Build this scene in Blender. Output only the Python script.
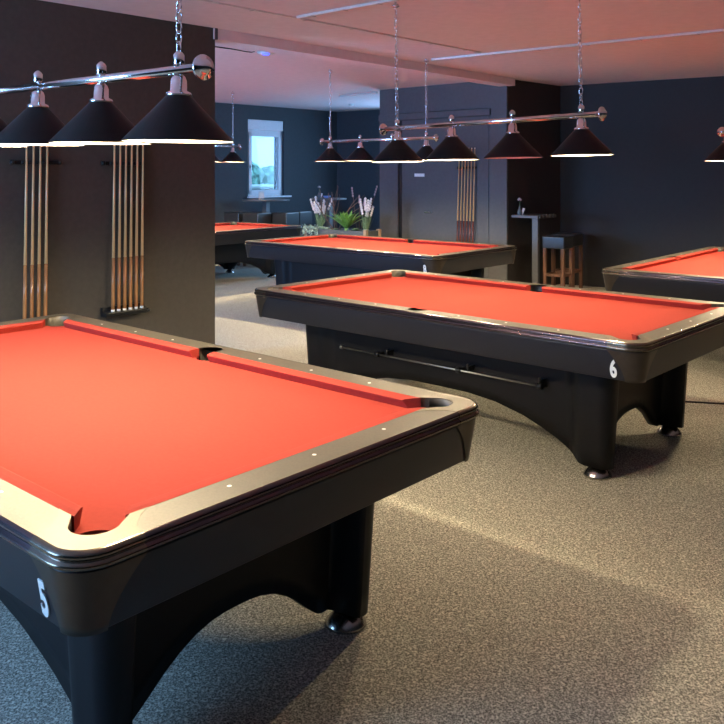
import bpy, bmesh, math, random
from math import sin, cos, pi, radians, sqrt, atan2
from mathutils import Vector, Matrix
random.seed(7)
S = bpy.context.scene
COL = S.collection
for o in list(bpy.data.objects): bpy.data.objects.remove(o)

# ------------------------------------------------------------ camera, world, lights, exposure
cam_d = bpy.data.cameras.new('camera'); cam = bpy.data.objects.new('camera', cam_d); COL.objects.link(cam)
cam.location = (0, 0, 1.62); cam.rotation_euler = (pi/2, 0, 0)
cam_d.sensor_width = 36; cam_d.lens = 40.977; cam_d.shift_y = -0.2605; cam_d.clip_start = .05
S.camera = cam
S.view_settings.view_transform = 'Standard'; S.view_settings.look = 'None'
S.view_settings.gamma = 1; S.view_settings.use_curve_mapping = False
S.view_settings.exposure = 0.0
W = bpy.data.worlds.new('world'); S.world = W; W.use_nodes = True
W.node_tree.nodes['Background'].inputs[0].default_value = (.30, .66, 1, 1)
W.node_tree.nodes['Background'].inputs[1].default_value = 2.2
BULB = 1850.0
BULB_COL = (1, .80, .50)
ALPHA = .737                                  # the hall is turned this much against the camera
UX, UY, VX, VY = cos(ALPHA), -sin(ALPHA), sin(ALPHA), cos(ALPHA)
def R(u, v, z=0): return Vector((u*UX+v*VX, u*UY+v*VY, z))
def area(name, p, aim, sx, sy, power, col):
    l = bpy.data.lights.new(name, 'AREA'); l.shape = 'RECTANGLE'; l.size = sx; l.size_y = sy; l.energy = power; l.color = col
    o = bpy.data.objects.new(name, l); COL.objects.link(o); o.location = p
    o.rotation_euler = (Vector(aim)-Vector(p)).to_track_quat('-Z', 'Y').to_euler(); return o
BLUE = (.30, .58, 1)
area('daylight_front_window', R(-4.4, -2.45, 1.75), R(-4.4, 3, 1.45), 2.6, 1.5, 330, (.28, .56, 1))      # daylight in the big window behind the camera
area('daylight_far_window', (1.50, 15.72, 1.75), (0.1, 13.5, 1.5), 1.2, 1.4, 120, BLUE)        # daylight in the window hidden behind the core
area('daylight_rear_window', (-6.75, 5.36, 1.65), (-1.6, 11.0, .7), 2.0, 1.5, 560, (.22, .48, 1))       # daylight in the rear room's window hidden behind the cue wall

# ------------------------------------------------------------ materials
def mat(name, col, rough=.5, metal=0, noise=None, bump=0, nscale=40, emit=None, es=0, spec=.5, coat=0, sheen=0):
    m = bpy.data.materials.new(name); m.use_nodes = True; nt = m.node_tree; b = nt.nodes['Principled BSDF']
    b.inputs['Base Color'].default_value = (*col, 1); b.inputs['Roughness'].default_value = rough
    b.inputs['Metallic'].default_value = metal; b.inputs['Specular IOR Level'].default_value = spec
    b.inputs['Coat Weight'].default_value = coat; b.inputs['Sheen Weight'].default_value = sheen
    if emit: b.inputs['Emission Color'].default_value = (*emit, 1); b.inputs['Emission Strength'].default_value = es
    tc = nt.nodes.new('ShaderNodeTexCoord'); n = nt.nodes.new('ShaderNodeTexNoise')
    n.inputs['Scale'].default_value = nscale; n.inputs['Detail'].default_value = 3
    nt.links.new(tc.outputs['Object'], n.inputs['Vector'])
    a = noise if noise is not None else .06
    r = nt.nodes.new('ShaderNodeValToRGB'); r.color_ramp.elements[0].position = .35; r.color_ramp.elements[1].position = .65
    r.color_ramp.elements[0].color = (*[c*(1-a) for c in col], 1); r.color_ramp.elements[1].color = (*[min(1, c*(1+a)) for c in col], 1)
    nt.links.new(n.outputs['Fac'], r.inputs['Fac']); nt.links.new(r.outputs['Color'], b.inputs['Base Color'])
    if bump:
        bp = nt.nodes.new('ShaderNodeBump'); bp.inputs['Strength'].default_value = bump; bp.inputs['Distance'].default_value = .002
        nt.links.new(n.outputs['Fac'], bp.inputs['Height']); nt.links.new(bp.outputs['Normal'], b.inputs['Normal'])
    return m
def streak(m, scale=(3, 60, 60)):
    nt = m.node_tree; mp = nt.nodes.new('ShaderNodeMapping'); mp.inputs['Scale'].default_value = scale
    n = [x for x in nt.nodes if x.type == 'TEX_NOISE'][0]; tc = [x for x in nt.nodes if x.type == 'TEX_COORD'][0]
    nt.links.new(tc.outputs['Object'], mp.inputs['Vector']); nt.links.new(mp.outputs['Vector'], n.inputs['Vector']); n.inputs['Scale'].default_value = 1
    return m
M = {}
M['cloth'] = mat('red_cloth', (.31, .042, .031), .95, nscale=60, noise=.03, bump=.15, spec=.1)
M['rail'] = mat('taupe_laminate', (.070, .063, .048), .52, .05, nscale=160, noise=.12)
M['cast'] = mat('champagne_metal', (.092, .079, .058), .46, .4, nscale=200, noise=.05)
M['trim'] = mat('dark_gloss_trim', (.10, .075, .085), .16, .9)
M['apron'] = mat('anthracite_panel', (.011, .012, .0185), .40, nscale=90, spec=.3)
M['cap'] = mat('bronze_corner', (.055, .042, .032), .34, .6)
M['base'] = mat('black_base', (.0045, .005, .0075), .45, spec=.22)
M['leather'] = mat('black_rubber', (.075, .068, .055), .5)
M['white'] = mat('white_inlay', (.85, .85, .82), .4)
M['chrome'] = mat('chrome', (.75, .75, .77), .12, 1)
M['steel'] = mat('dull_steel', (.4, .4, .4), .35, 1)
M['blackmetal'] = mat('black_metal', (.012, .012, .013), .35, .3)
M['shade'] = mat('black_shade', (.006, .005, .005), .48, spec=.25)
M['shade_in'] = mat('white_shade_lining', (.62, .60, .56), .6)
M['bulb'] = mat('lit_bulb', (1, 1, 1), .5, emit=BULB_COL, es=BULB)
M['bulb_off'] = mat('unlit_bulb', (.7, .7, .68), .3)
M['wall'] = mat('anthracite_wall', (.050, .045, .038), .75, nscale=25, noise=.08, bump=.1)
M['wallgrey'] = mat('slate_grey_wall', (.082, .085, .092), .75, nscale=25, noise=.05, bump=.1)
M['wallbluelit'] = mat('blue_lit_wall', (.032, .042, .052), .75, nscale=25, noise=.06, bump=.1)  # anthracite paint with the blue daylight tinted into its colour
M['ceil'] = mat('red_bounce_ceiling', (.70, .61, .65), .9, nscale=12, noise=.03)  # white paint, tinted pink for the red bounce off the cloth
M['duct'] = mat('pale_trunking', (.66, .62, .62), .5)
M['pvc'] = mat('white_window_frame', (.62, .66, .72), .4)
M['wallright'] = mat('navy_black_wall', (.0135, .0125, .0125), .75, nscale=25, noise=.08, bump=.1)
M['casttrim'] = mat('bronze_bead', (.16, .13, .10), .2, .9)
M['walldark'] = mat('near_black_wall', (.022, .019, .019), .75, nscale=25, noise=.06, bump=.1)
M['footsteel'] = mat('polished_foot', (.42, .40, .38), .22, 1)
M['shaft'] = streak(mat('maple', (.66, .41, .19), .3, noise=.12, coat=.3), (60, 60, 4))
M['butt'] = streak(mat('stained_butt', (.40, .18, .065), .25, noise=.25, coat=.5), (60, 60, 4))
M['buttred'] = streak(mat('red_brown_butt', (.16, .045, .03), .25, noise=.25, coat=.5), (60, 60, 4))
M['table'] = mat('dark_tabletop', (.10, .105, .115), .35)
M['post'] = mat('grey_post', (.085, .09, .10), .45, .1)
M['vinyl'] = mat('black_vinyl', (.02, .021, .024), .3)
M['woodleg'] = streak(mat('walnut_leg', (.11, .05, .028), .45, noise=.3), (40, 40, 4))
M['plank'] = streak(mat('weathered_wood', (.30, .22, .15), .7, noise=.3), (30, 30, 4))
M['box'] = mat('planter_slate', (.07, .08, .09), .6)
M['soil'] = mat('soil', (.03, .022, .016), .95, noise=.5)
M['leaf'] = mat('green_leaf', (.16, .36, .07), .5, noise=.25)
M['leafdark'] = mat('sage_leaf', (.13, .22, .12), .6, noise=.3)
M['frost'] = mat('frosted_leaf', (.42, .55, .48), .6, noise=.25)
M['flower'] = mat('white_flower', (.75, .74, .80), .7, noise=.1)
M['twig'] = mat('brown_twig', (.17, .10, .08), .8, noise=.3)
M['bud'] = mat('pale_bud', (.45, .34, .34), .7)
M['glassb'] = mat('bottle_glass', (.10, .12, .13), .1)
M['paper'] = mat('white_card', (.7, .7, .7), .6)
M['pink'] = mat('pink_petal', (.40, .12, .12), .6)
M['bowl'] = mat('blue_lit_bowl', (.25, .38, .75), .35)  # white bowl, the blue light on it is put into the colour
M['led'] = mat('blue_led', (.02, .02, .3), .4, emit=(.05, .08, 1), es=4)
M['plastic'] = mat('white_plastic', (.72, .70, .70), .4)
M['hedge'] = mat('outdoor_leaves', (.22, .36, .30), .8, noise=.8, nscale=5)
M['facade'] = mat('outdoor_render', (.70, .72, .74), .8)
M['rooftile'] = mat('outdoor_roof', (.30, .33, .36), .7)
M['deck'] = mat('outdoor_deck', (.70, .72, .72), .7, noise=.15)
# glass with a faint tint
g = bpy.data.materials.new('window_glass'); g.use_nodes = True; nt = g.node_tree
for n in list(nt.nodes): nt.nodes.remove(n)
out = nt.nodes.new('ShaderNodeOutputMaterial'); mx = nt.nodes.new('ShaderNodeMixShader'); tr = nt.nodes.new('ShaderNodeBsdfTransparent'); gl = nt.nodes.new('ShaderNodeBsdfGlossy')
gl.inputs['Roughness'].default_value = .03; tr.inputs['Color'].default_value = (.93, .97, 1, 1); mx.inputs[0].default_value = .012
nt.links.new(tr.outputs[0], mx.inputs[1]); nt.links.new(gl.outputs[0], mx.inputs[2]); nt.links.new(mx.outputs[0], out.inputs[0]); M['glass'] = g
# carpet
c = bpy.data.materials.new('speckled_carpet'); c.use_nodes = True; nt = c.node_tree; b = nt.nodes['Principled BSDF']
b.inputs['Roughness'].default_value = 1; b.inputs['Specular IOR Level'].default_value = .1
tc = nt.nodes.new('ShaderNodeTexCoord'); n1 = nt.nodes.new('ShaderNodeTexNoise'); n1.inputs['Scale'].default_value = 95; n1.inputs['Detail'].default_value = 6; n1.inputs['Roughness'].default_value = .75
vo = nt.nodes.new('ShaderNodeTexVoronoi'); vo.inputs['Scale'].default_value = 170
r1 = nt.nodes.new('ShaderNodeValToRGB'); e = r1.color_ramp.elements
e[0].position = .36; e[0].color = (.085, .082, .070, 1); e[1].position = .66; e[1].color = (.80, .78, .66, 1)
m1 = r1.color_ramp.elements.new(.5); m1.color = (.34, .33, .28, 1)
mixn = nt.nodes.new('ShaderNodeMix'); mixn.data_type = 'FLOAT'; mixn.inputs[0].default_value = .3
nt.links.new(tc.outputs['Object'], n1.inputs['Vector']); nt.links.new(tc.outputs['Object'], vo.inputs['Vector'])
nt.links.new(n1.outputs['Fac'], mixn.inputs[2]); nt.links.new(vo.outputs['Distance'], mixn.inputs[3])
nt.links.new(mixn.outputs[0], r1.inputs['Fac']); nt.links.new(r1.outputs['Color'], b.inputs['Base Color'])
bp = nt.nodes.new('ShaderNodeBump'); bp.inputs['Strength'].default_value = .5; bp.inputs['Distance'].default_value = .004
nt.links.new(n1.outputs['Fac'], bp.inputs['Height']); nt.links.new(bp.outputs['Normal'], b.inputs['Normal']); M['carpet'] = c

# ------------------------------------------------------------ mesh helpers
class MB:
    def __init__(s): s.b = bmesh.new(); s.mi = 0
    def face(s, pts, mi=None, smooth=False):
        vs = [s.b.verts.new(p) for p in pts]
        f = s.b.faces.new(vs); f.material_index = s.mi if mi is None else mi; f.smooth = smooth; return f
    def box(s, c, d, rot=None, bev=0):
        m = Matrix.Translation(c) @ (rot.to_4x4() if rot else Matrix.Identity(4)) @ Matrix.Diagonal((d[0], d[1], d[2], 1))
        r = bmesh.ops.create_cube(s.b, size=1, matrix=m)
        fs = set(f for v in r['verts'] for f in v.link_faces)
        for f in fs: f.material_index = s.mi
        if bev:
            es = list(set(e for f in fs for e in f.edges))
            q = bmesh.ops.bevel(s.b, geom=es, offset=bev, segments=2, affect='EDGES', profile=.5)
            for f in q['faces']: f.material_index = s.mi
        return s
    def prism(s, poly, z0, z1, mi_top=None, cap=True):
        a = [s.b.verts.new((x, y, z0)) for x, y in poly]; t = [s.b.verts.new((x, y, z1)) for x, y in poly]
        n = len(poly)
        for i in range(n):
            f = s.b.faces.new([a[i], a[(i+1) % n], t[(i+1) % n], t[i]]); f.material_index = s.mi
        f1 = s.b.faces.new(t); f1.material_index = s.mi if mi_top is None else mi_top
        f2 = s.b.faces.new(a[::-1]); f2.material_index = s.mi
        bmesh.ops.triangulate(s.b, faces=[f1, f2]); return s
    def grid(s, rows, close=False, smooth=True, mi=None):
        vr = [[s.b.verts.new(p) for p in r] for r in rows]
        for i in range(len(vr)-1):
            n = len(vr[i])
            for j in range(n if close else n-1):
                f = s.b.faces.new([vr[i][j], vr[i][(j+1) % n], vr[i+1][(j+1) % n], vr[i+1][j]]); f.smooth = smooth
                f.material_index = s.mi if mi is None else mi
        return vr
    def lathe(s, prof, c=(0, 0, 0), n=24, axis='Z', mi=None, capends=True):
        c = Vector(c); rows = []
        for r, z in prof:
            row = []
            for i in range(n):
                a = 2*pi*i/n
                p = Vector((r*cos(a), r*sin(a), z))
                if axis == 'X': p = Vector((z, r*cos(a), r*sin(a)))
                if axis == 'Y': p = Vector((r*sin(a), z, r*cos(a)))
                row.append(c+p)
            rows.append(row)
        vr = s.grid(rows, True, True, mi)
        if capends:
            for r in (vr[0][::-1], vr[-1]):
                try: f = s.b.faces.new(r); f.material_index = s.mi if mi is None else mi
                except Exception: pass
        return s
    def tube(s, pts, r, n=8, mi=None, r1=None):
        pts = [Vector(p) for p in pts]; rows = []; up = Vector((0, 0, 1)); N = len(pts)
        for i, p in enumerate(pts):
            d = (pts[min(i+1, N-1)]-pts[max(i-1, 0)]).normalized()
            x = d.cross(up)
            if x.length < .05: x = d.cross(Vector((0, 1, 0)))
            x.normalize(); y = d.cross(x); rr = r if r1 is None else r+(r1-r)*i/max(1, N-1)
            rows.append([p+x*rr*cos(2*pi*k/n)+y*rr*sin(2*pi*k/n) for k in range(n)])
        vr = s.grid(rows, True, True, mi)
        for q in (vr[0][::-1], vr[-1]):
            f = s.b.faces.new(q); f.material_index = s.mi if mi is None else mi
        return s
    def mesh(s, name, mats, recalc=True, weld=True):
        if weld: bmesh.ops.remove_doubles(s.b, verts=s.b.verts, dist=1e-5)
        if recalc: bmesh.ops.recalc_face_normals(s.b, faces=s.b.faces)
        me = bpy.data.meshes.new(name); s.b.to_mesh(me); s.b.free()
        for m in (mats if isinstance(mats, (list, tuple)) else [mats]): me.materials.append(M[m])
        return me
    def build(s, name, mats, parent=None, loc=None, rz=None, **k):
        return put(name, s.mesh(name, mats, **k), parent, loc, rz)
def put(name, me, parent=None, loc=None, rz=None):
    o = bpy.data.objects.new(name, me); COL.objects.link(o)
    if parent: o.parent = parent
    if loc is not None: o.location = loc
    if rz is not None: o.rotation_euler = (0, 0, rz)
    return o
def tag(o, label=None, cat=None, group=None, kind=None):
    for k, v in (('label', label), ('category', cat), ('group', group), ('kind', kind)):
        if v: o[k] = v
    return o
def empty(name, loc, rz, label, cat, group=None):
    return tag(put(name, None, None, loc, rz), label, cat, group)
def struct(name, mb, m, **k): return tag(mb.build(name, m, **k), kind='structure')
def wallslab(name, a, b, z0, z1, th, m, side=1, holes=()):
    """upright slab from a to b, thickness goes to the side; holes = (t0, t1, z0, z1) in metres along it"""
    a, b = Vector((a[0], a[1], 0)), Vector((b[0], b[1], 0)); d = (b-a); L = d.length; d.normalize(); n = Vector((-d.y, d.x, 0))*side*th
    mb = MB()
    xs = sorted({0, L} | {h[0] for h in holes} | {h[1] for h in holes}); zs = sorted({z0, z1} | {h[2] for h in holes} | {h[3] for h in holes})
    for i in range(len(xs)-1):
        for j in range(len(zs)-1):
            xm, zm = (xs[i]+xs[i+1])/2, (zs[j]+zs[j+1])/2
            if any(h[0] < xm < h[1] and h[2] < zm < h[3] for h in holes): continue
            p = [a+d*xs[i]+Vector((0, 0, zs[j])), a+d*xs[i+1]+Vector((0, 0, zs[j])), a+d*xs[i+1]+Vector((0, 0, zs[j+1])), a+d*xs[i]+Vector((0, 0, zs[j+1]))]
            mb.face(p); mb.face([q+n for q in p][::-1])
    def rim(x0, x1, y0, y1):
        c = [(x0, y0), (x1, y0), (x1, y1), (x0, y1)]
        for k in range(4):
            (p, q), (r, t) = c[k], c[(k+1) % 4]
            A, B = a+d*p+Vector((0, 0, q)), a+d*r+Vector((0, 0, t)); mb.face([A, B, B+n, A+n])
    rim(0, L, z0, z1)
    for h in holes: rim(*h)
    return struct(name, mb, m)

# ------------------------------------------------------------ the room
H1, H0 = 2.90, 2.90
struct('floor', MB().box((0, 8, -.05), (34, 34, .1)), 'carpet')
# cue wall: from its free end back past the camera's left
CW0 = Vector((-1.296, 7.265, 0)); CD = Vector((-.6797, -.7335, 0)); CW1 = CW0+CD*10.6
wallslab('wall_left', CW0, CW1, 0, H1, .2, 'wall', -1)
FR0 = R(-5.95, -2.55)
FR1 = R(3.2, -2.55)
L_ = (FR1-FR0).length
wallslab('wall_front', (FR0.x, FR0.y), (FR1.x, FR1.y), 0, H1, .2, 'wall', -1, holes=[(.15, 2.95, .95, 2.55)])
RW0 = R(3.1, -2.6); RW1 = R(3.1, 12.2)
wallslab('wall_right', (RW0.x, RW0.y), (RW1.x, RW1.y), 0, H1, .2, 'wall', -1)
# far wall on the right, the dark side of the core, the grey face with the sliding door
A_ = Vector((1.976, 11.155, 0)); B_ = Vector((2.907, 12.07, 0)); far_d = Vector((4.758-2.907, 10.831-12.07, 0)).normalized()
wallslab('wall_far_right', B_, B_+far_d*10, 0, H1, .2, 'wallright', 1)
G0 = Vector((.292, 12.683, 0)); G1 = Vector((1.976, 11.155, 0))
wallslab('wall_core_side', (1.980, 11.159), B_, 0, H1, .2, 'walldark', 1)
wallslab('wall_core', G0, (1.972, 11.159), 0, H1, .2, 'wall', 1)
fd = (G1-G0).normalized(); fn = Vector((fd.y, -fd.x, 0))          # fn looks towards the hall
def fp(t, off, z): p = G0+fd*t+fn*off; return Vector((p.x, p.y, z))
RF = Matrix.Rotation(atan2(fd.y, fd.x), 3, 'Z')
FL_ = (G1-G0).length
def fbox(t0, t1, o0, o1, z0, z1, bev=0, mb=None): mb = mb or MB(); mb.box(fp((t0+t1)/2, (o0+o1)/2, (z0+z1)/2), (t1-t0, abs(o1-o0), z1-z0), RF, bev); return mb
fb = fbox(0, .36, 0, .03, 0, H0); fbox(.36, .44, 0, .004, 0, 2.41, mb=fb); fbox(1.99, FL_-.002, 0, .03, 0, H0, mb=fb); fbox(.36, 1.99, 0, .03, 2.52, H0, mb=fb)
fb.build('wall_core_facing', 'wallgrey'); tag(bpy.data.objects['wall_core_facing'], kind='structure')
dr = tag(put('door_1', None), kind='structure')
fbox(.44, 1.98, .004, .025, .01, 2.41).build('door_leaf', 'wallgrey', dr)
fbox(.0, 2.02, .032, .06, 2.42, 2.51, .004).build('door_track', 'wallgrey', dr)
fbox(.365, .435, .006, .012, .01, 2.41).build('door_gap_shade', 'blackmetal', dr)  # dark strip standing in for the shade inside the gap
tag(fbox(.88, 1.02, .025, .05, 1.045, 1.062, .003).build('door_handle', 'chrome', dr), 'slim chrome pull handle')
tag(fbox(.68, .865, .025, .029, 1.572, 1.618, .001).build('door_sign', 'white', dr), 'small white door plate')
# room behind: window wall, far wall, closing walls
WD = Vector((2.092, 2.219, 0)).normalized(); WC = Vector((-.519, 17.099, 0)); WL = WC-WD*13
def wt(x, y): return (Vector((x, y, 0))-WL).length
t0, t1 = wt(-2.13, 15.39), wt(-1.518, 16.039)
WZ0, WZ1 = 1.19, 2.635
wallslab('wall_window', WL, WC, 0, H0+.1, .3, 'wallbluelit', 1, holes=[(t0, t1, WZ0, WZ1)])
WE = Vector((2.56, 15.176, 0)); LD = (WE-WC).length
wallslab('wall_far', WC, WE, 0, H0+.1, .2, 'wallbluelit', 1, holes=[(1.75, 3.1, 1.0, 2.5)])
BC = CW0+CD*3.4
wallslab('wall_rear_left', (WL.x, WL.y), (-4.9, 3.45), 0, H0+.1, .2, 'wallbluelit', -1, holes=[(2.4, 4.6, .85, 2.45)])
# ceilings: high one over the hall, low one behind the beam
ce = MB(); e0, e1 = CW0+CD*12, CW0-CD*11
n_ = Vector((.7335, -.6797, 0))
q = [e0-n_*13, e0+n_*14, e1+n_*14, e1-n_*13]
ce.prism([(p.x, p.y) for p in q], H1, H1+.1); struct('ceiling', ce, 'ceil')
bm_ = MB(); e2 = Vector((2.057, 11.116, 0)); q = [CW0+CD*.02+n_*.012, e2+n_*.01, e2-n_*.21, CW0-n_*.21]
bm_.prism([(p.x, p.y) for p in q], 2.802, H1-.001); struct('trim_beam', bm_, 'ceil')
cb = MB(); cb.box((CW0.x+.004, CW0.y+.004, 2.85), (.03, .03, .098), Matrix.Rotation(.82, 3, 'Z')); struct('trim_bead', cb, 'wallgrey')
# visible narrow window
RWm = Matrix.Rotation(atan2(WD.y, WD.x), 3, 'Z'); wn = Vector((-WD.y, WD.x, 0))
def wp(t, off, z): p = WL+WD*t+wn*off; return Vector((p.x, p.y, z))
def wbox(a, b, o0, o1, z0, z1, bev=0, mb=None): mb = mb or MB(); mb.box(wp((a+b)/2, (o0+o1)/2, (z0+z1)/2), (b-a, abs(o1-o0), z1-z0), RWm, bev); return mb
win = tag(put('window_1', None), kind='structure')
wbox(t0, t1, .02, .16, 2.44, WZ1, .006).build('roller_box', 'pvc', win)
f = MB()
for a in ((t0, t0+.05, WZ0, 2.44), (t1-.05, t1, WZ0, 2.44), (t0, t1, WZ0, WZ0+.05), (t0, t1, 2.39, 2.44)): wbox(a[0], a[1], .05, .13, a[2], a[3], mb=f)
f.build('window_frame', 'pvc', win)
f = MB()
for a in ((t0+.05, t0+.115, WZ0+.05, 2.39), (t1-.115, t1-.05, WZ0+.05, 2.39), (t0+.05, t1-.05, WZ0+.05, WZ0+.115), (t0+.05, t1-.05, 2.325, 2.39)): wbox(a[0], a[1], .03, .10, a[2], a[3], mb=f)
f.build('window_sash', 'pvc', win)
wbox(t0+.11, t1-.11, .06, .068, WZ0+.11, 2.33).build('pane', 'glass', win)
f = MB(); wbox(t0+.065, t0+.085, .0, .03, 1.72, 1.77, mb=f); wbox(t0+.07, t0+.08, -.015, .0, 1.63, 1.77, mb=f); f.build('window_handle', 'chrome', win)
wbox(t0-.02, t1+.14, -.07, .30, WZ0-.03, WZ0, .004).build('window_sill', 'pvc', win)
# windows out of view, where the daylight comes from
fo = put('window_2', None); tag(fo, kind='structure'); f = MB()
RFr = Matrix.Rotation(-ALPHA, 3, 'Z')
for u0, u1, z0, z1 in ((-5.8, -3.0, .95, 1.01), (-5.8, -3.0, 2.49, 2.55), (-5.8, -5.73, .95, 2.55), (-3.07, -3.0, .95, 2.55), (-4.43, -4.37, .95, 2.55)):
    f.box(R((u0+u1)/2, -2.66, (z0+z1)/2), (u1-u0, .06, z1-z0), RFr)
f.build('window_frame', 'pvc', fo)
MB().box(R(-4.4, -2.66, 1.75), (2.7, .006, 1.5), RFr).build('pane', 'glass', fo)
# outside the narrow window
def wout(t, off, z): return wp(t0+t, off, z)
tt = MB(); 
for k in range(16): wbox(t0-6+k*.9, t0-6+k*.9+.82, 1.2, 9, 1.20, 1.26, mb=tt)
wbox(t0-8, t0+12, 1.2, 9.2, 0, 1.18, mb=tt); struct('outdoor_terrace', tt, 'deck')
hd = MB()
for k in range(26):
    p = wout(-1+k*.62+random.uniform(-.2, .2), 9.6+random.uniform(-.2, .6), .9+random.uniform(0, .55))
    r = bmesh.ops.create_icosphere(hd.b, subdivisions=3, radius=random.uniform(.45, .75), matrix=Matrix.Translation(p))
    for v in r['verts']: v.co += (v.co-p)*random.uniform(-.12, .12)
tag(hd.build('garden_hedge', 'hedge'), 'dense green hedge beyond the terrace outside the narrow window', 'hedge', kind='stuff')
hs = empty('garden_house', wout(6, 16, 0), atan2(WD.y, WD.x), 'pale house with grey roof beyond the hedge outside the narrow window', 'house')
MB().box((0, 0, 1.35), (9, 4, 2.7)).build('house_wall', 'facade', hs)
MB().prism([(-5, 0), (5, 0), (5, .12), (-5, .12)], 0, .1)
rf = MB(); rf.grid([[(-4.9, -2.6, 2.65), (4.9, -2.6, 2.65)], [(-4.9, 0, 3.7), (4.9, 0, 3.7)], [(-4.9, 2.6, 2.65), (4.9, 2.6, 2.65)], [(-4.9, -2.6, 2.65), (4.9, -2.6, 2.65)]], smooth=False)
rf.build('house_roof', 'rooftile', hs)

# ------------------------------------------------------------ pool tables
def qpath(a, b, r, s):
    """point and outward normal on the (+,+) corner of a rounded rectangle: s<0 on the long side, 0..r*pi/2 on the arc, beyond on the short end"""
    L = r*pi/2
    if s <= 0: return Vector((a-r+s, b, 0)), Vector((0, 1, 0))
    if s >= L: return Vector((a, b-r-(s-L), 0)), Vector((1, 0, 0))
    t = pi/2-s/r; n = Vector((cos(t), sin(t), 0)); return Vector((a-r, b-r, 0))+n*r, n
TA, TB, TR = 1.43, .795, .085
ZT = .803
def samp_loop(a, b, r, extra=None):
    L = r*pi/2; ss = [-(a-r)*(1-i/14) for i in range(14)]+[L*i/8 for i in range(9)]+[L+(b-r)*(i+1)/10 for i in range(10)]
    q = [qpath(a, b, r, s) for s in ss]
    out = [(p, n) for p, n in q]
    out += [(Vector((p.x, -p.y, 0)), Vector((n.x, -n.y, 0))) for p, n in q[::-1][1:]]
    out += [(Vector((-p.x, -p.y, 0)), Vector((-n.x, -n.y, 0))) for p, n in q[1:]]
    out += [(Vector((-p.x, p.y, 0)), Vector((-n.x, n.y, 0))) for p, n in q[::-1][1:-1]]
    return out
TRIM = [(-.004, ZT), (.005, ZT-.001), (.012, ZT-.006), (.0145, ZT-.012), (.012, ZT-.018), (.007, ZT-.0205), (.0085, ZT-.023), (.016, ZT-.027), (.0185, ZT-.032), (.016, ZT-.038), (.006, ZT-.044), (-.006, ZT-.047)]
def sweep(path, prof, mb, close=False):
    mb.grid([[p+n*o+Vector((0, 0, z)) for (o, z) in prof] for p, n in path] + ([[path[0][0]+path[0][1]*o+Vector((0, 0, z)) for (o, z) in prof]] if close else []))
def mir(pts, sx, sy): 
    r = [(x*sx, y*sy) for x, y in pts]
    return r if sx*sy > 0 else r[::-1]
PM = {}
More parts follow.
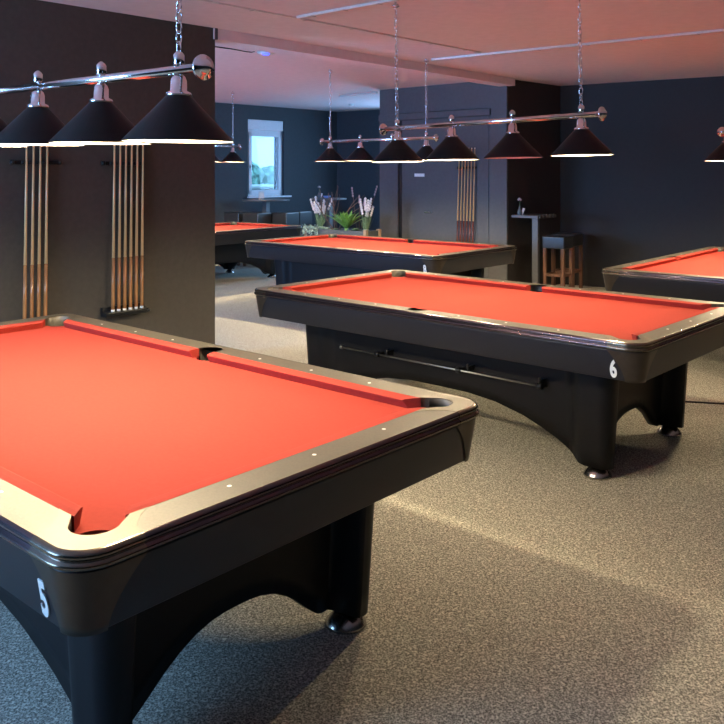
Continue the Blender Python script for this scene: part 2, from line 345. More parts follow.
def table_meshes():
    # cloth bed with pocket bites
    pts = []
    def arc(cx, cy, r, a0, a1, n=10): return [(cx+r*cos(radians(a0+(a1-a0)*i/n)), cy+r*sin(radians(a0+(a1-a0)*i/n))) for i in range(n+1)]
    q = [(.075, .69)] + [(1.235, .69)] + arc(1.315, .68, .064, 165, 285) + [(1.325, .60)]
    q1 = q; q2 = [(x, -y) for x, y in q[::-1]]; q3 = [(-x, -y) for x, y in q]; q4 = [(-x, y) for x, y in q[::-1]]
    loop = q1+q2+arc(0, -.705, .062, 15, 165)+q3+q4+arc(0, .705, .062, 195, 345)
    PM['bed'] = MB().prism(loop, .735, .765).mesh('playing_bed', 'cloth')
    # cushion cross-section (d outward from the nose, z)
    prof = [(.0, .7985), (.001, .7945), (.007, .785), (.0185, .7655), (.05, .7655), (.05, .8035), (.03, .8035), (.008, .8015), (.002, .7995)]
    def cushion(x0, x1, e0, e1, n=2):
        m = MB(); rows = []
        for t in (0, 1):
            rows.append([Vector(((x0-e0*d/.05) if t == 0 else (x1+e1*d/.05), d, z)) for d, z in prof])
        vr = m.grid(rows, True, False)
        m.b.faces.new(vr[0][::-1]); m.b.faces.new(vr[1]); return m
    def cmesh(nm, x0, x1, e0, e1, f):
        m = cushion(x0, x1, e0, e1)
        for v in m.b.verts: v.co = f(v.co)
        PM[nm] = m.mesh('cushion', 'cloth')
    cmesh('c0', .066, 1.27-.082, .012, .047, lambda c: Vector((c.x, .635+c.y, c.z)))
    cmesh('c1', .066, 1.27-.082, .012, .047, lambda c: Vector((-c.x, .635+c.y, c.z)))
    cmesh('c2', .066, 1.27-.082, .012, .047, lambda c: Vector((c.x, -.635-c.y, c.z)))
    cmesh('c3', .066, 1.27-.082, .012, .047, lambda c: Vector((-c.x, -.635-c.y, c.z)))
    cmesh('c4', -.553, .553, .047, .047, lambda c: Vector((1.27+c.y, c.x, c.z)))
    cmesh('c5', -.553, .553, .047, .047, lambda c: Vector((-1.27-c.y, c.x, c.z)))
    # rail tops
    def dots(m, ps):
        m.mi = 1
        for x, y in ps: m.lathe([(.0065, ZT+.0001), (.0065, ZT+.0006)], (x, y, 0), 12)
    lo = [(-.066, .685), (-.066, .705)] + arc(0, .705, .066, 180, 0, 12) + [(.066, .685), (1.165, .685), (1.205, .71), (1.245, .75), (1.262, TB), (-1.262, TB), (-1.245, .75), (-1.205, .71), (-1.165, .685)]
    for nm, s in (('r0', 1), ('r1', -1)):
        m = MB(); m.prism(mir(lo, 1, s), .766, ZT); dots(m, [(k*.3175, s*.7287) for k in (-3, -2, -1, 1, 2, 3)]); PM[nm] = m.mesh('rail_top', ['rail', 'white'])
    sh = [(1.32, -.537), (1.348, -.578), (1.388, -.615), (TA, -.627), (TA, .627), (1.388, .615), (1.348, .578), (1.32, .537)]
    for nm, s in (('r2', 1), ('r3', -1)):
        m = MB(); m.prism(mir(sh, s, 1), .766, ZT); dots(m, [(s*1.3637, k*.3175) for k in (-1, 0, 1)]); PM[nm] = m.mesh('rail_top', ['rail', 'white'])
    # corner castings
    L = TR*pi/2
    out = [qpath(TA, TB, TR, s) for s in (-.045, *[L*i/8 for i in range(9)], L+.045)]
    ca = [(p.x, p.y) for p, n in out]
    hole = arc(1.27+.04, .635+.04, .060, -45, 135, 14)
    poly = ca + [(TA, .627), (1.388, .615), (1.348, .578), (1.32, .537), (1.32, .588)] + hole + [(1.223, .685), (1.165, .685), (1.205, .71), (1.245, .75), (1.262, TB)]
    tp = []; s0, s1 = -(TA-TR-1.262), L+(TB-TR-.627)
    for i in range(25): tp.append(qpath(TA, TB, TR, s0+(s1-s0)*i/24))
    def cap_path(z):
        k = (z-.61)/(.757-.61); e = .005+.085*max(0, k)**1.7
        e = min(e, .13)
        return [qpath(TA, TB, TR, -e+(L+2*e)*i/20) for i in range(21)], k
    for i, (sx, sy) in enumerate(((1, 1), (1, -1), (-1, 1), (-1, -1))):
        m = MB(); m.prism(mir(poly, sx, sy), .75, ZT+.001); m.mi = 1
        m.grid([[Vector(((p.x+n.x*o)*sx, (p.y+n.y*o)*sy, z+.0006)) for o, z in [(o+.0012, z) for o, z in TRIM]] for p, n in tp])
        PM['k%d' % i] = m.mesh('corner_casting', ['cast', 'casttrim'], weld=False)
        # pocket liner
        m = MB(); hc = Vector((1.31*sx, .675*sy, 0)); rows = []
        for rr, z in ((.0615, ZT-.002), (.0595, ZT-.004), (.0595, .765), (.055, .70), (.045, .66), (.001, .655)):
            rows.append([Vector(((1.31+rr*cos(radians(a)))*sx, (.675+rr*sin(radians(a)))*sy, z)) for a in (range(-60, 151, 10) if z > .76 else range(-60, 301, 17))][:22])
        m.grid(rows[:3]); m.grid(rows[2:])
        PM['p%d' % i] = m.mesh('pocket_liner', 'leather')
        # bronze corner cap on the apron
        m = MB(); rows = []
        for j in range(9):
            z = .606+(.757-.606)*j/8; pth, k = cap_path(z); off = .005-.025*(.757-z)/.147+.0035
            rows.append([Vector(((p.x+n.x*off)*sx, (p.y+n.y*off)*sy, z)) for p, n in pth])
        m.grid(rows); pth, k = cap_path(.606)
        m.grid([rows[0], [Vector(((p.x-n.x*.03)*sx, (p.y-n.y*.03)*sy, .606)) for p, n in pth]])
        PM['a%d' % i] = m.mesh('corner_cap', 'cap')
    for nm, s in (('p4', 1), ('p5', -1)):
        m = MB(); rows = []
        for rr, z in ((.066, ZT+.001), (.060, ZT+.0015), (.058, ZT-.004), (.058, .74), (.05, .68)):
            rows.append([Vector((rr*cos(radians(a)), s*(.705+rr*sin(radians(a))), z)) for a in range(-12, 193, 12)])
        m.grid(rows); m.box((0, s*.70, .725), (.11, .11, .03)); 
        m.box((-.064, s*.685, .785), (.006, .05, .035)); m.box((.064, s*.685, .785), (.006, .05, .035))
        PM[nm] = m.mesh('pocket_liner', 'leather')
    loop = samp_loop(TA, TB, TR)
    m = MB(); sweep(loop, TRIM, m, True); PM['trim'] = m.mesh('edge_trim', 'trim')
    m = MB(); sweep(loop, [(-.012, .757), (.005, .757), (.004, .752), (-.0195, .612), (-.022, .609), (-.05, .609), (-.05, .757)], m, True); 
    PM['apron'] = m.mesh('apron', 'apron')
    m = MB(); m.prism([(x, y) for x, y in ((-1.38, -.745), (1.38, -.745), (1.38, .745), (-1.38, .745))], .612, .65); PM['cab'] = m.mesh('cabinet_floor', 'base')
    # base with arches
    def interp(x, t):
        for (x0, y0), (x1, y1) in zip(t, t[1:]):
            if x <= x1: f = (x-x0)/(x1-x0); return y0+(y1-y0)*f
        return t[-1][1]
    long_t = [(0, .305), (.23, .303), (.42, .283), (.6, .241), (.714, .198), (.80, .16), (.87, .12), (.93, .08), (.965, .062), (1.0, .058), (3, .058)]
    end_t = [(0, .247), (.05, .246), (.10, .240), (.16, .222), (.22, .190), (.27, .155), (.31, .120), (.345, .09), (.375, .066), (.40, .058), (1, .058)]
    a, b, r = 1.17, .572, .085; L = r*pi/2
    ss = [-(a-r)*(1-i/44) for i in range(44)]+[L*i/10 for i in range(11)]+[L+(b-r)*(i+1)/60 for i in range(60)]
    def sm(x): x = max(0, min(1, x)); return x*x*(3-2*x)
    q = []
    for s in ss:
        p, n = qpath(a, b, r, s)
        if s < 0: zb = interp(p.x, long_t); ins = .05*sm((.985-p.x)/.10)
        elif s > L: zb = interp(p.y, end_t); ins = .125*sm((.462-p.y)/.03)
        else: zb = .058; ins = 0
        q.append((p-n*ins, n, zb))
    full = q + [(Vector((p.x, -p.y, 0)), Vector((n.x, -n.y, 0)), z) for p, n, z in q[::-1][1:]] + [(Vector((-p.x, -p.y, 0)), Vector((-n.x, -n.y, 0)), z) for p, n, z in q[1:]] + [(Vector((-p.x, p.y, 0)), Vector((-n.x, n.y, 0)), z) for p, n, z in q[::-1][1:-1]]
    m = MB(); rows = []
    for p, n, zb in full+full[:1]:
        f = lambda z: -.035*(.62-z)/.56
        row = [p+n*f(z)+Vector((0, 0, z)) for z in [.62+(zb-.62)*i/6 for i in range(7)]]
        pi_ = p-n*.05; row += [pi_+n*f(zb)+Vector((0, 0, zb)), pi_+Vector((0, 0, .62))]; rows.append(row)
    m.grid(rows, smooth=True); PM['base'] = m.mesh('base_frame', 'base')
    m = MB()
    m.lathe([(.0, 0), (.070, 0), (.075, .004), (.074, .013), (.052, .038), (.036, .050), (.024, .054), (.02, .07), (0, .07)], n=28, capends=False); PM['foot'] = m.mesh('leveling_foot', 'footsteel')
table_meshes()
def number(ch, parent):
    c = bpy.data.curves.new('number', 'FONT'); c.body = ch; c.size = .118; c.extrude = .0015; c.offset = .0042; c.align_x = 'CENTER'; c.resolution_u = 8
    t = bpy.data.objects.new('tmp', c); COL.objects.link(t); dg = bpy.context.evaluated_depsgraph_get(); dg.update()
    me = bpy.data.meshes.new_from_object(t.evaluated_get(dg)); bpy.data.objects.remove(t); me.materials.clear(); me.materials.append(M['white'])
    z = .664; off = .005-.025*(.757-z)/.147+.002
    tilt = math.atan(.025/.147)
    mt = Matrix.Translation((1.283, -(TB+off), z)) @ Matrix.Rotation(pi/2+tilt*0-0, 4, 'X') @ Matrix.Rotation(tilt, 4, 'X') @ Matrix.Diagonal((.60, 1, 1, 1)) @ Matrix.Translation((0, -.04, 0))
    me.transform(mt)
    return tag(put('number', me, parent), 'white number '+ch)
def pool_table(x, y, th, label, num=None, rods=False):
    t = empty('pool_table', (x, y, 0), th, label, 'pool table', 'red cloth pool tables')
    put('playing_bed', PM['bed'], t)
    for i in range(6): put('cushion', PM['c%d' % i], t)
    for i in range(4): put('rail_top', PM['r%d' % i], t)
    for i in range(4): put('corner_casting', PM['k%d' % i], t)
    for i in range(6): put('pocket_liner', PM['p%d' % i], t)
    put('edge_trim', PM['trim'], t); ap = put('apron', PM['apron'], t); put('cabinet_floor', PM['cab'], t)
    for i in range(4): put('corner_cap', PM['a%d' % i], t)
    put('base_frame', PM['base'], t)
    for sx in (1, -1):
        for sy in (1, -1):
            tag(put('leveling_foot', PM['foot'], t, (sx*1.05, sy*.482, 0)), 'polished metal foot')
    if num: number(num, ap)
    if rods:
        m = MB(); m.tube([(-.77, -.565, .444), (.75, -.565, .444)], .0055, 8); m.lathe([(.012, -.008), (.012, .008)], (-.77, -.565, .444), 10, 'X')
        bar = tag(m.build('cue_bar', 'steel', t), 'thin steel bar along the side of the base')
        for lx in (-.445, -.36, .20, .27, .75):
            m = MB()
            if lx in (-.445, .20, .75): m.box((lx, -.54, .444), (.022, .075, .022), bev=.003); m.lathe([(.017, -.016), (.017, .016)], (lx, -.565, .444), 10, 'X')
            if lx in (-.36, .27, .75): m.box((lx, -.535, .462), (.014, .05, .03)); m.tube([(lx, -.565, .450), (lx, -.572, .492)], .007, 8)
            m.build('bar_bracket', 'blackmetal', bar)
    return t
pool_table(-1.1677, 3.2881, -.7156, 'nearest red cloth pool table with a white number 5 on its side', '5')
pool_table(.8101, 5.4775, -.7391, 'red cloth pool table with a white number 6 and a thin bar along its base', '6', True)
pool_table(.1623, 9.646, -.7078, 'red cloth pool table with a white number 8 in front of the planter', '8')
pool_table(-2.436, 12.316, .8952, 'distant red cloth pool table beyond the cue wall near the narrow window')
pool_table(3.5747, 7.620, .8630, 'red cloth pool table at the right edge of the photo by the dark far wall')

# ------------------------------------------------------------ pendant bar lights over the tables
FMs = {}
def fixture_meshes():
    m = MB(); m.lathe([(.038, .156), (.187, .0), (.188, -.004), (.1855, -.004)], n=48, mi=0, capends=False)
    m.lathe([(.1855, -.004), (.183, .0), (.034, .152), (.0, .152)], n=48, mi=1, capends=False); FMs['shade'] = m.mesh('lamp_shade', ['shade', 'shade_in'], recalc=False)
    m = MB(); m.lathe([(.0, .040), (.012, .040), (.026, .052), (.031, .070), (.026, .088), (.013, .098), (.013, .145), (0, .145)], n=16, capends=False); FMs['bulb'] = m
    FMs['bulb_on'] = None
    m = MB(); m.lathe([(0, .150), (.042, .150), (.046, .155), (.042, .163), (.029, .169), (.028, .203), (.023, .216), (.014, .224), (0, .224)], n=24, capends=False); FMs['cap'] = m.mesh('shade_holder', 'chrome')
    m = MB(); m.lathe([(0, .255), (.016, .255), (.019, .262), (.019, .292), (.013, .300), (.009, .303), (.006, .306), (.0, .308)], n=20, capends=False); FMs['fin'] = m.mesh('finial', 'chrome')
    m = MB(); m.lathe([(.0165, -.86), (.0165, .86)], n=20, axis='X'); FMs['bar'] = m.mesh('crossbar', 'chrome')
    m = MB(); m.lathe([(.0, 0), (.020, 0), (.022, .006), (.030, .012), (.042, .016), (.0435, .022), (.041, .028), (.028, .031), (.026, .039), (.020, .042), (.014, .049), (.0, .051)], n=24, axis='X', capends=False); FMs['end'] = m.mesh('end_cap', 'chrome')
fixture_meshes()
def bulbmesh(m_):
    m = MB(); m.lathe([(.0, .030), (.012, .031), (.025, .040), (.031, .056), (.027, .074), (.014, .088), (.014, .165), (0, .165)], n=14, capends=False); return m.mesh('bulb', m_)
FMs['on'] = bulbmesh('bulb'); FMs['off'] = bulbmesh('bulb_off')
def chain_mesh(h):
    m = MB(); p = .036; k = 0; z = 0; rnd = random.Random(int(h*100))
    dx = dy = 0
    while z < h:
        rot = Matrix.Rotation((pi/2 if k % 2 else 0)+rnd.uniform(-.35, .35), 3, 'Z'); tl = Matrix.Rotation(rnd.uniform(-.12, .12), 3, 'Y')
        ring = []
        for i in range(10):
            a = 2*pi*i/10; ring.append((rot @ tl @ Vector((.0110*cos(a), 0, .0235*sin(a))))+Vector((0, 0, z+.015)))
        rows = []
        for i in range(11):
            c_ = ring[i % 10]; nx = ring[(i+1) % 10]; pv = ring[(i-1) % 10]; d = (nx-pv).normalized(); ctr = Vector((0, 0, z+.015)); o = (c_-ctr); o = (o-d*o.dot(d)).normalized(); w = d.cross(o)
            rows.append([c_+o*.0027*cos(t)+w*.0027*sin(t) for t in (0, pi/2.5*1, pi/2.5*2, pi/2.5*3, pi/2.5*4)])
        m.grid(rows, True); z += p; k += 1
    return m.mesh('chain', 'chrome')
def fixture(x, y, th, rim, label, tops, off=(), tilt=0):
    f = empty('bar_pendant_light', (x, y, rim), th, label, 'pendant light', 'pendant lights over the pool tables')
    f.rotation_euler = (0, tilt, th)                    # the real bars hang a touch out of level
    put('crossbar', FMs['bar'], f, (0, 0, .24))
    put('end_cap', FMs['end'], f, (.84, 0, .24)); put('end_cap', FMs['end'], f, (-.84, 0, .24), pi)
    for i, t in enumerate((-.7275, -.2425, .2425, .7275)):
        s = put('lamp_shade', FMs['shade'], f, (t, 0, 0))
        put('bulb', FMs['off' if i in off else 'on'], s)
        h = put('shade_holder', FMs['cap'], f, (t, 0, 0)); put('finial', FMs['fin'], f, (t, 0, 0))
    for t, top in zip((-.7275, .7275), tops):
        put('chain', chain_mesh(top-rim-.302-.03), f, (t, 0, .300))
        m = MB(); m.lathe([(.0, 0), (.008, 0), (.008, -.02), (.022, -.024), (.028, -.03), (.028, -.034), (0, -.034)][::-1], n=16, capends=False)
        m.box((0, 0, -.018), (.05, .012, .008)); o = m.build('ceiling_hook', 'chrome', f, (t, 0, top-rim))
    return f
fixture(-1.178, 3.298, -.7156, 1.741, 'nearest bar light with four black cone shades above table 5 at upper left', (H1-.012, H1-.012), tilt=.011)
fixture(.797, 5.490, -.7391, 1.720, 'bar light with four black cones above table 6, one cone unlit', (H1-.02, H1-.02), off=(2,), tilt=-.018)
fixture(.1623, 9.646, -.7078, 1.772, 'bar light with four black cones above table 8, left of the door', (H0, H1))
fixture(-2.47, 12.28, .8952, 1.80, 'bar light in front of the narrow window, mostly hidden behind the cue wall', (H0, H0))
fixture(3.615, 7.640, .8630, 1.732, 'bar light cut off by the right edge of the photo', (H1, H1))

# ------------------------------------------------------------ cue racks and cues
def rack(org, ddir, ndir, width, ncue, cue_us, zb, label, side, butt='butt', upper_z=1.70, lower=True, who='', grp=''):
    """org = point on the wall below the rack's left end; ddir along wall (to the right), ndir off the wall"""
    ang = atan2(ddir.y, ddir.x)
    r = empty('cue_rack', (org.x, org.y, zb), ang, label, 'cue rack')
    sgn = 1 if (Vector((-ddir.y, ddir.x, 0))).dot(ndir) > 0 else -1
    m = MB(); m.box((width/2, sgn*.012, upper_z-zb), (width, .024, .03), bev=.003)
    for u in cue_us: m.lathe([(.013, -.012), (.013, .012)], (u, sgn*.035, upper_z-zb), 12)
    m.lathe([(.016, 0), (.016, .03)], (0.01, sgn*.015, upper_z-zb-.015), 10); m.lathe([(.016, 0), (.016, .03)], (width-.01, sgn*.015, upper_z-zb-.015), 10)
    m.build('upper_clip_rail', 'blackmetal', r)
    m = MB(); m.box((width/2, sgn*.045, -.03), (width+.02, .09, .035), bev=.006); m.box((width/2, sgn*.012, .0), (width+.02, .024, .05), bev=.004); m.lathe([(.014, -.01), (.014, .01)], (width+.012, sgn*.085, -.03), 12)
    m.build('lower_tray', 'blackmetal', r)
    ords = ['first', 'second', 'third', 'fourth', 'fifth', 'sixth']
    for i, u in enumerate(cue_us):
        p = org+ddir*u+ndir*.055
        o = empty('pool_cue', (p.x, p.y, zb-.012), 0, '%s cue from the left in the %s' % (ords[i], who), 'pool cue', grp)
        lean = ddir*.028-ndir*.020
        L = 1.45
        def pt(t): return Vector((lean.x*t, lean.y*t, L*t))
        tb = .335 if ncue != 5 else .34
        tb = .335-.05*0
        tb = (.955-(zb-.012))/L
        tag(MB().tube([pt(0), pt(.012)], .0155, 12).build('bumper', 'white', o), 'white bumper')
        MB().tube([pt(.012), pt(tb)], .0150, 12, r1=.0118).build('butt', butt, o)
        MB().tube([pt(tb), pt(.985)], .0118, 12, r1=.0066).build('shaft', 'shaft', o)
        MB().tube([pt(.985), pt(.996)], .0066, 8).build('ferrule', 'white', o); MB().tube([pt(.996), pt(1)], .0062, 8).build('tip', 'leather', o)
cd = -CD; cn = Vector((.7335, -.6797, 0))
o1 = Vector((-2.043, 6.459, 0))
rack(o1, cd, cn, .36, 6, [.068+.0515*i for i in range(6)], .545, 'black cue rack holding six cues near the free end of the wall', 0, who='six-cue rack on the brown-lit wall', grp='cues in the six-slot rack on the left wall')
o2 = Vector((-2.533, 5.931, 0))
rack(o2, cd, cn, .38, 4, [.080+.052*i for i in range(4)], .512, 'black cue rack holding four cues at the left edge of the photo', 0, who='four-cue rack at the left edge', grp='cues in the four-cue rack at the left edge')
p0 = fp(1.46, .026, 0)
rack(p0, fd, fn, .32, 6, [.028+.0525*i for i in range(6)], .545, 'black cue rack holding six cues on the grey wall beside the door', 0, butt='buttred', who='rack beside the grey sliding door', grp='cues in the rack beside the door')

# ------------------------------------------------------------ ceiling trunking, router, detector
def duct(name, a, b, w, h, zc, label, mats='duct', clips=0):
    a, b = Vector((*a, 0)), Vector((*b, 0)); d = b-a; L = d.length; m = MB()
    m.box((L/2, 0, -h/2), (L, w, h), bev=.002)
    o = m.build(name, mats, None, (a.x, a.y, zc), atan2(d.y, d.x)); tag(o, label, 'cable trunking')
    for k in range(clips): MB().box((L*(k+.5)/clips, 0, -h-.0015), (.012, w+.02, .003)).build('clip', 'steel', o)
    return o
duct('cable_conduit', (-2.2, 4.96), (1.25, 8.675), .018, .014, H1, 'thin pale conduit running along the pink-lit ceiling above the beam', clips=9)
duct('cable_trunking', (-.52, 6.702), (.263, 6.00), .035, .022, H1, 'white trunking leading from the conduit to the chain of the table 6 light', clips=3)
duct('cable_trunking', (.78, 9.20), (3.65, 6.96), .035, .022, H1, 'long white trunking crossing the pink-lit ceiling to the right edge', clips=7)
duct('cable_trunking', (-.36, 13.45), (.24, 12.91), .05, .03, H0, 'short white trunking on the low ceiling beside the grey core wall')
ro = empty('wifi_router', (-1.00, 8.62, H0), 0, 'white domed router with a blue light on the low ceiling', 'router')
MB().lathe([(0, -.042), (.05, -.040), (.085, -.028), (.10, -.012), (.10, 0), (0, 0)], n=28, capends=False).build('housing', 'plastic', ro)
MB().lathe([(0, -.052), (.02, -.051), (.035, -.046), (.04, -.036), (0, -.036)], (.0, -.05, 0), n=18, capends=False).build('blue_light', 'led', ro)
m = MB(); m.tube([(-1.55, 8.20, H0-.008), (-1.33, 8.43, H0-.008), (-1.25, 8.52, H0-.012), (-1.19, 8.46, H0-.03), (-1.14, 8.50, H0-.03), (-1.12, 8.58, H0-.012)], .006, 6)
tag(m.build('router_cable', 'blackmetal'), 'thin dark cable running along the low ceiling to the domed router', 'cable')
tag(MB().lathe([(0, -.035), (.03, -.033), (.045, -.02), (.05, 0), (0, 0)], n=20, capends=False).build('smoke_detector', 'plastic', None, (-.20, 15.2, H0)), 'small round smoke detector on the low ceiling near the far corner', 'smoke detector')

# ------------------------------------------------------------ bar tables, stools and what stands on them
def stool(x, y, rz, label, w=.34, h=.79, seat=.16, group='bar stools'):
    s = empty('bar_stool', (x, y, 0), rz, label, 'bar stool', group)
    MB().box((0, 0, h-seat/2), (w, w, seat), bev=.012).build('seat', 'vinyl', s)
    for sx in (-1, 1):
        for sy in (-1, 1): MB().box((sx*(w/2-.028), sy*(w/2-.028), (h-seat)/2), (.042, .042, h-seat), bev=.003).build('leg', 'woodleg', s)
    for sx, sy in ((0, -1), (0, 1), (-1, 0), (1, 0)):
        MB().box((sx*(w/2-.028), sy*(w/2-.028), .28), (w-.09 if sx == 0 else .022, w-.09 if sy == 0 else .022, .035), bev=.002).build('footrest', 'woodleg', s)
ST = R(0, 0)
stool(2.60, 10.93, -.66, 'front dark vinyl bar stool with walnut legs beside the bar table at the dark wall', w=.31)
stool(2.83, 11.36, -.66, 'bar stool in shadow behind the front stool at the dark wall', w=.33)
stool(-2.21, 14.7, -.60, 'dark bar stool left of the round table, furthest left under the narrow window', .36, .93, .24)
stool(-1.84, 14.45, -.60, 'dark bar stool in front of the round table post under the narrow window', .36, .93, .24)
stool(-1.36, 14.6, -.60, 'dark bar stool right of the round table post by the narrow window', .36, .93, .24)
stool(-1.16, 15.0, -.60, 'dark bar stool between the two round tables, just left of the planter', .36, .93, .24)
bt = empty('bar_table', R(-5.80, 9.87), -ALPHA, 'narrow high bar table against the dark wall beside the grey core', 'bar table')
MB().box((0, 0, 1.04), (.40, .50, .035), bev=.004).build('tabletop', 'table', bt)
MB().box((.145, -.20, .511), (.085, .05, 1.022), bev=.003).build('post', 'post', bt)
m = MB()
for k in range(5): m.box((.206, -.18+.09*k, 1.045), (.012, .05, .05), bev=.002)
m.build('cue_rest', 'leather', bt)
def vase(x, y, z, label):
    v = empty('bud_vase', (x, y, z), 0, label, 'vase')
    MB().lathe([(0, 0), (.028, 0), (.034, .02), (.030, .06), (.012, .09), (.012, .12), (.015, .125)], n=16, capends=False).build('bottle', 'glassb', v)
    m = MB(); m.tube([(0, 0, .10), (.004, 0, .19)], .003, 6); m.build('stem', 'leafdark', v)
    m = MB()
    for k in range(7): 
        a = k*.9; m.lathe([(0, -.014), (.013, -.006), (.016, .004), (.008, .016), (0, .018)], (.016*cos(a), .016*sin(a), .205+.006*(k % 3)), 8, capends=False)
    m.build('blossom', 'bud', v); 
    m = MB(); m.box((.04, -.01, .05), (.03, .002, .09), Matrix.Rotation(.35, 3, 'Y')); m.build('card', 'paper', v)
vase(2.13, 11.13, 1.0576, 'small bottle vase with a pale blossom on the narrow bar table at the dark wall')
def rtable(x, y, r, label, z=1.155):
    t = empty('round_bar_table', (x, y, 0), -.6, label, 'bar table', 'round high tables by the window wall')
    MB().lathe([(0, z-.03), (r-.01, z-.03), (r, z-.022), (r, z-.006), (r-.006, z), (0, z)], n=48, capends=False).build('tabletop', 'table', t)
    MB().box((0, 0, (z-.03)/2), (.10, .10, z-.03), bev=.004).build('post', 'post', t)
    MB().lathe([(0, 0), (.24, 0), (.24, .008), (.05, .018), (0, .018)], n=32, capends=False).build('foot_plate', 'blackmetal', t)
rtable(-1.735, 14.9, .43, 'round high table with a grey post under the narrow window')
rtable(-.62, 15.5, .33, 'round high table behind the planter twigs, right of the narrow window')
cd_ = empty('menu_card', (-1.81, 14.82, 1.155), .3, 'upright menu card standing on the round table below the narrow window', 'menu card')
MB().box((0, 0, .07), (.10, .006, .14), Matrix.Rotation(-.12, 3, 'X')).build('card', 'paper', cd_); MB().box((0, .02, .012), (.11, .06, .022), bev=.003).build('stand', 'blackmetal', cd_)
vase(-.80, 15.4, 1.155, 'small bottle vase on the round table right of the narrow window')
tag(MB().lathe([(0, 0), (.03, 0), (.06, .02), (.075, .045), (.070, .045), (.055, .024), (0, .012)], n=24, capends=False).build('bowl', 'bowl', None, (-.66, 15.42, 1.155)), 'small white bowl with blue light in its colour on the round table right of the narrow window', 'bowl')

# ------------------------------------------------------------ planter and plants
PW, PD, PH = 1.30, .34, .80
pa = Vector((-.86, 12.32, 0)); pb = Vector((.06, 11.578, 0)); pd = (pb-pa).normalized(); PL = (pb-pa).length; pn = Vector((-pd.y, pd.x, 0))
pl = empty('planter', (*(pa+pd*PL/2+pn*PD/2).to_2d(), 0), atan2(pd.y, pd.x), 'long slate grey planter box with wooden end posts behind table 8', 'planter')
m = MB(); m.box((0, -PD/2+.012, PH/2), (PL-.08, .024, PH)); m.box((0, PD/2-.012, PH/2), (PL-.08, .024, PH)); m.box((-PL/2+.03, 0, PH/2), (.02, PD-.05, PH)); m.box((PL/2-.03, 0, PH/2), (.02, PD-.05, PH)); m.build('panel', 'box', pl)
for sx in (-1, 1):
    for sy in (-1, 1): MB().box((sx*(PL/2-.025), sy*(PD/2-.02), PH/2+.01), (.055, .05, PH+.02), bev=.004).build('post', 'plank', pl)
MB().box((0, 0, PH-.06), (PL-.08, PD-.05, .04)).build('soil', 'soil', pl)
def PP(t, o, z=PH-.035): p = pa+pd*t+pn*(PD/2+o); return Vector((p.x, p.y, z))
def blade(mb, base, dirv, L, w, droop, mi=0, n=6):
    side = Vector((-dirv.y, dirv.x, 0)); side = side.normalized() if side.length > .01 else Vector((1, 0, 0)); rows = []; up = dirv.normalized().cross(side)*-1
    for i in range(n+1):
        t = i/n; c = base+dirv*L*t-Vector((0, 0, droop*t*t*L)); ww = w*(sin(pi*min(1, .15+.85*t)))**.7*(1-t**4) if t < 1 else .0005
        rows.append([c-side*ww, c-Vector((0, 0, ww*.35)), c+side*ww])
    mb.grid(rows, smooth=True, mi=mi)
def lavender(t, o, label, sc=1):
    e = empty('flowering_plant', PP(t, o), 0, label, 'plant', 'white flowering plants in the planter')
    m = MB()
    for k in range(34):
        a = random.uniform(0, 2*pi); s = random.uniform(.1, .55); blade(m, Vector((.02*cos(a), .02*sin(a), 0)), Vector((s*cos(a), s*sin(a), 1)), random.uniform(.16, .27)*sc, .005, .1)
    m.build('foliage', 'leafdark', e)
    m = MB()
    for k in range(11):
        a = random.uniform(0, 2*pi); s = random.uniform(.0, .42); d = Vector((s*cos(a), s*sin(a), 1)).normalized(); L = random.uniform(.26, .38)*sc
        m.tube([d*.05, d*L*.75], .002, 5, mi=0)
        for j in range(5): m.lathe([(0, -.024), (.019, 0), (.013, .016), (0, .026)], d*(L*(.70+.075*j)), 7, mi=1, capends=False)
    m.build('flower_spikes', ['leafdark', 'flower'], e)
lavender(.17, -.02, 'white spiky flowering plant at the left end of the planter', 1.35); lavender(PL-.12, -.03, 'white spiky flowering plant at the right end of the planter by the grey wall', 1.35)
e = MB()
for k in range(24):
    a = k*2.4; s = .25+1.1*(k/24); blade(e, Vector((0, 0, .05)), Vector((s*cos(a), s*sin(a), 1)), .31+.06*random.random(), .036, .22+.2*k/24, n=8)
e.lathe([(.03, 0), (.028, .06)], n=10); tag(e.build('agave', 'leaf', None, PP(.70, -.03)), 'bright green broad-leaved agave in the middle of the planter', 'plant')
def branch(mb, p, d, L, r, depth, rnd):
    pts = [p]; 
    for i in range(5):
        d = (d+Vector((rnd.uniform(-.18, .18), rnd.uniform(-.18, .18), rnd.uniform(-.05, .12)))).normalized(); pts.append(pts[-1]+d*L/5)
    mb.tube(pts, r, 6, r1=r*.45)
    if depth:
        for k in range(2): branch(mb, pts[2+k], (d+Vector((rnd.uniform(-.7, .7), rnd.uniform(-.7, .7), .1))).normalized(), L*.6, r*.6, depth-1, rnd)
rn = random.Random(4); m = MB()
for k in range(4): branch(m, Vector((.02*k-.03, 0, 0)), Vector((-.45+.28*k, .1*rn.uniform(-1, 1), 1)).normalized(), .58, .012, 1, rn)
tag(m.build('bare_branches', 'twig', None, PP(.41, .08)), 'bare brown branches standing in the planter left of the agave', 'branches')
m = MB()
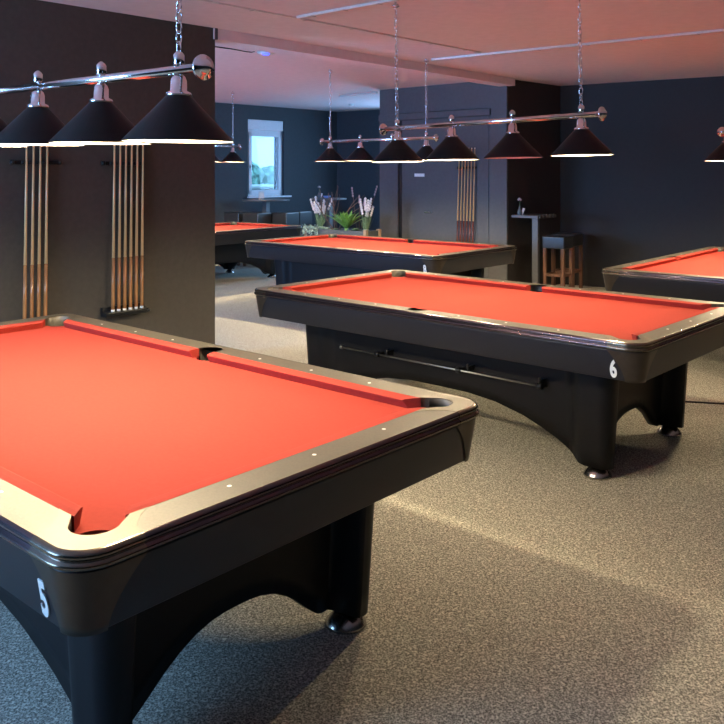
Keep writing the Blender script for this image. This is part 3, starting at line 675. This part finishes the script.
for k, (dx, L) in enumerate(((-.12, .62), (.0, .50), (.10, .46), (.30, .66), (-.03, .38), (.2, .36))):
    d = Vector((dx, rn.uniform(-.1, .1), 1)).normalized(); b0 = Vector((.03*k-.08, .01*k, 0)); m.tube([b0, b0+d*L*.5, b0+d*L+Vector((.01, 0, 0))], .0035, 5, mi=0)
    for j in range(4): m.lathe([(0, -.02), (.014, -.004), (.012, .012), (0, .024)], b0+d*(L*(.86+.06*j)), 7, mi=1, capends=False)
tag(m.build('budding_stems', ['twig', 'bud'], None, PP(.90, .10)), 'thin stems with pale pinkish buds rising behind the agave', 'plant')
def rosette(t, o, sc, mt, label, z=PH-.03):
    m = MB()
    for k in range(30):
        a = k*2.4; el = 1.35-1.2*k/30; blade(m, Vector((0, 0, .01)), Vector((cos(a)*cos(el), sin(a)*cos(el), sin(el)+.1)), sc*(.5+.5*k/30), sc*.17, .1, n=4)
    tag(m.build('succulent', mt, None, PP(t, o, z)), label, 'plant', 'low succulents in the planter')
rosette(.08, -.10, .10, 'frost', 'pale frosted succulent spilling over the left front corner of the planter')
rosette(.27, -.09, .11, 'frost', 'pale succulent just right of the left flowering plant'); rosette(.36, -.06, .09, 'frost', 'small pale succulent at the foot of the bare branches')
rosette(.56, -.10, .08, 'leafdark', 'sage green succulent left of the agave foot'); rosette(.92, -.09, .11, 'leafdark', 'sage green succulent right of the agave'); rosette(1.10, -.08, .09, 'frost', 'pale succulent between the agave and the right flowering plant')
m = MB(); rn = random.Random(9)
for k in range(16):
    x = rn.uniform(-.16, .14); L = rn.uniform(.03, .16); pts = [Vector((x, .04, .02)), Vector((x+.01, -.005, .03)), Vector((x+.015, -.03, -.01)), Vector((x+.02, -.032, -L))]
    m.tube(pts, .002, 4)
    for j in range(9):
        c = pts[1].lerp(pts[3], j/8)+Vector((rn.uniform(-.015, .015), -.022, rn.uniform(-.01, .01))); a = rn.uniform(0, 6.3); blade(m, c, Vector((cos(a), -.4, sin(a)*.8)), .035, .012, .1, n=3)
tag(m.build('trailing_plant', 'frost', None, PP(.14, -.165, PH+.01), atan2(pd.y, pd.x)), 'pale trailing foliage hanging over the left front of the planter', 'plant')
# floor cable at the right
m = MB(); pts = [(2.02, 5.86, .006), (2.3, 5.83, .006), (2.6, 5.76, .006), (3.1, 5.70, .006)]; m.tube(pts, .006, 6)
tag(m.build('floor_cable', 'blackmetal'), 'thin black cable on the carpet right of table 6', 'cable')
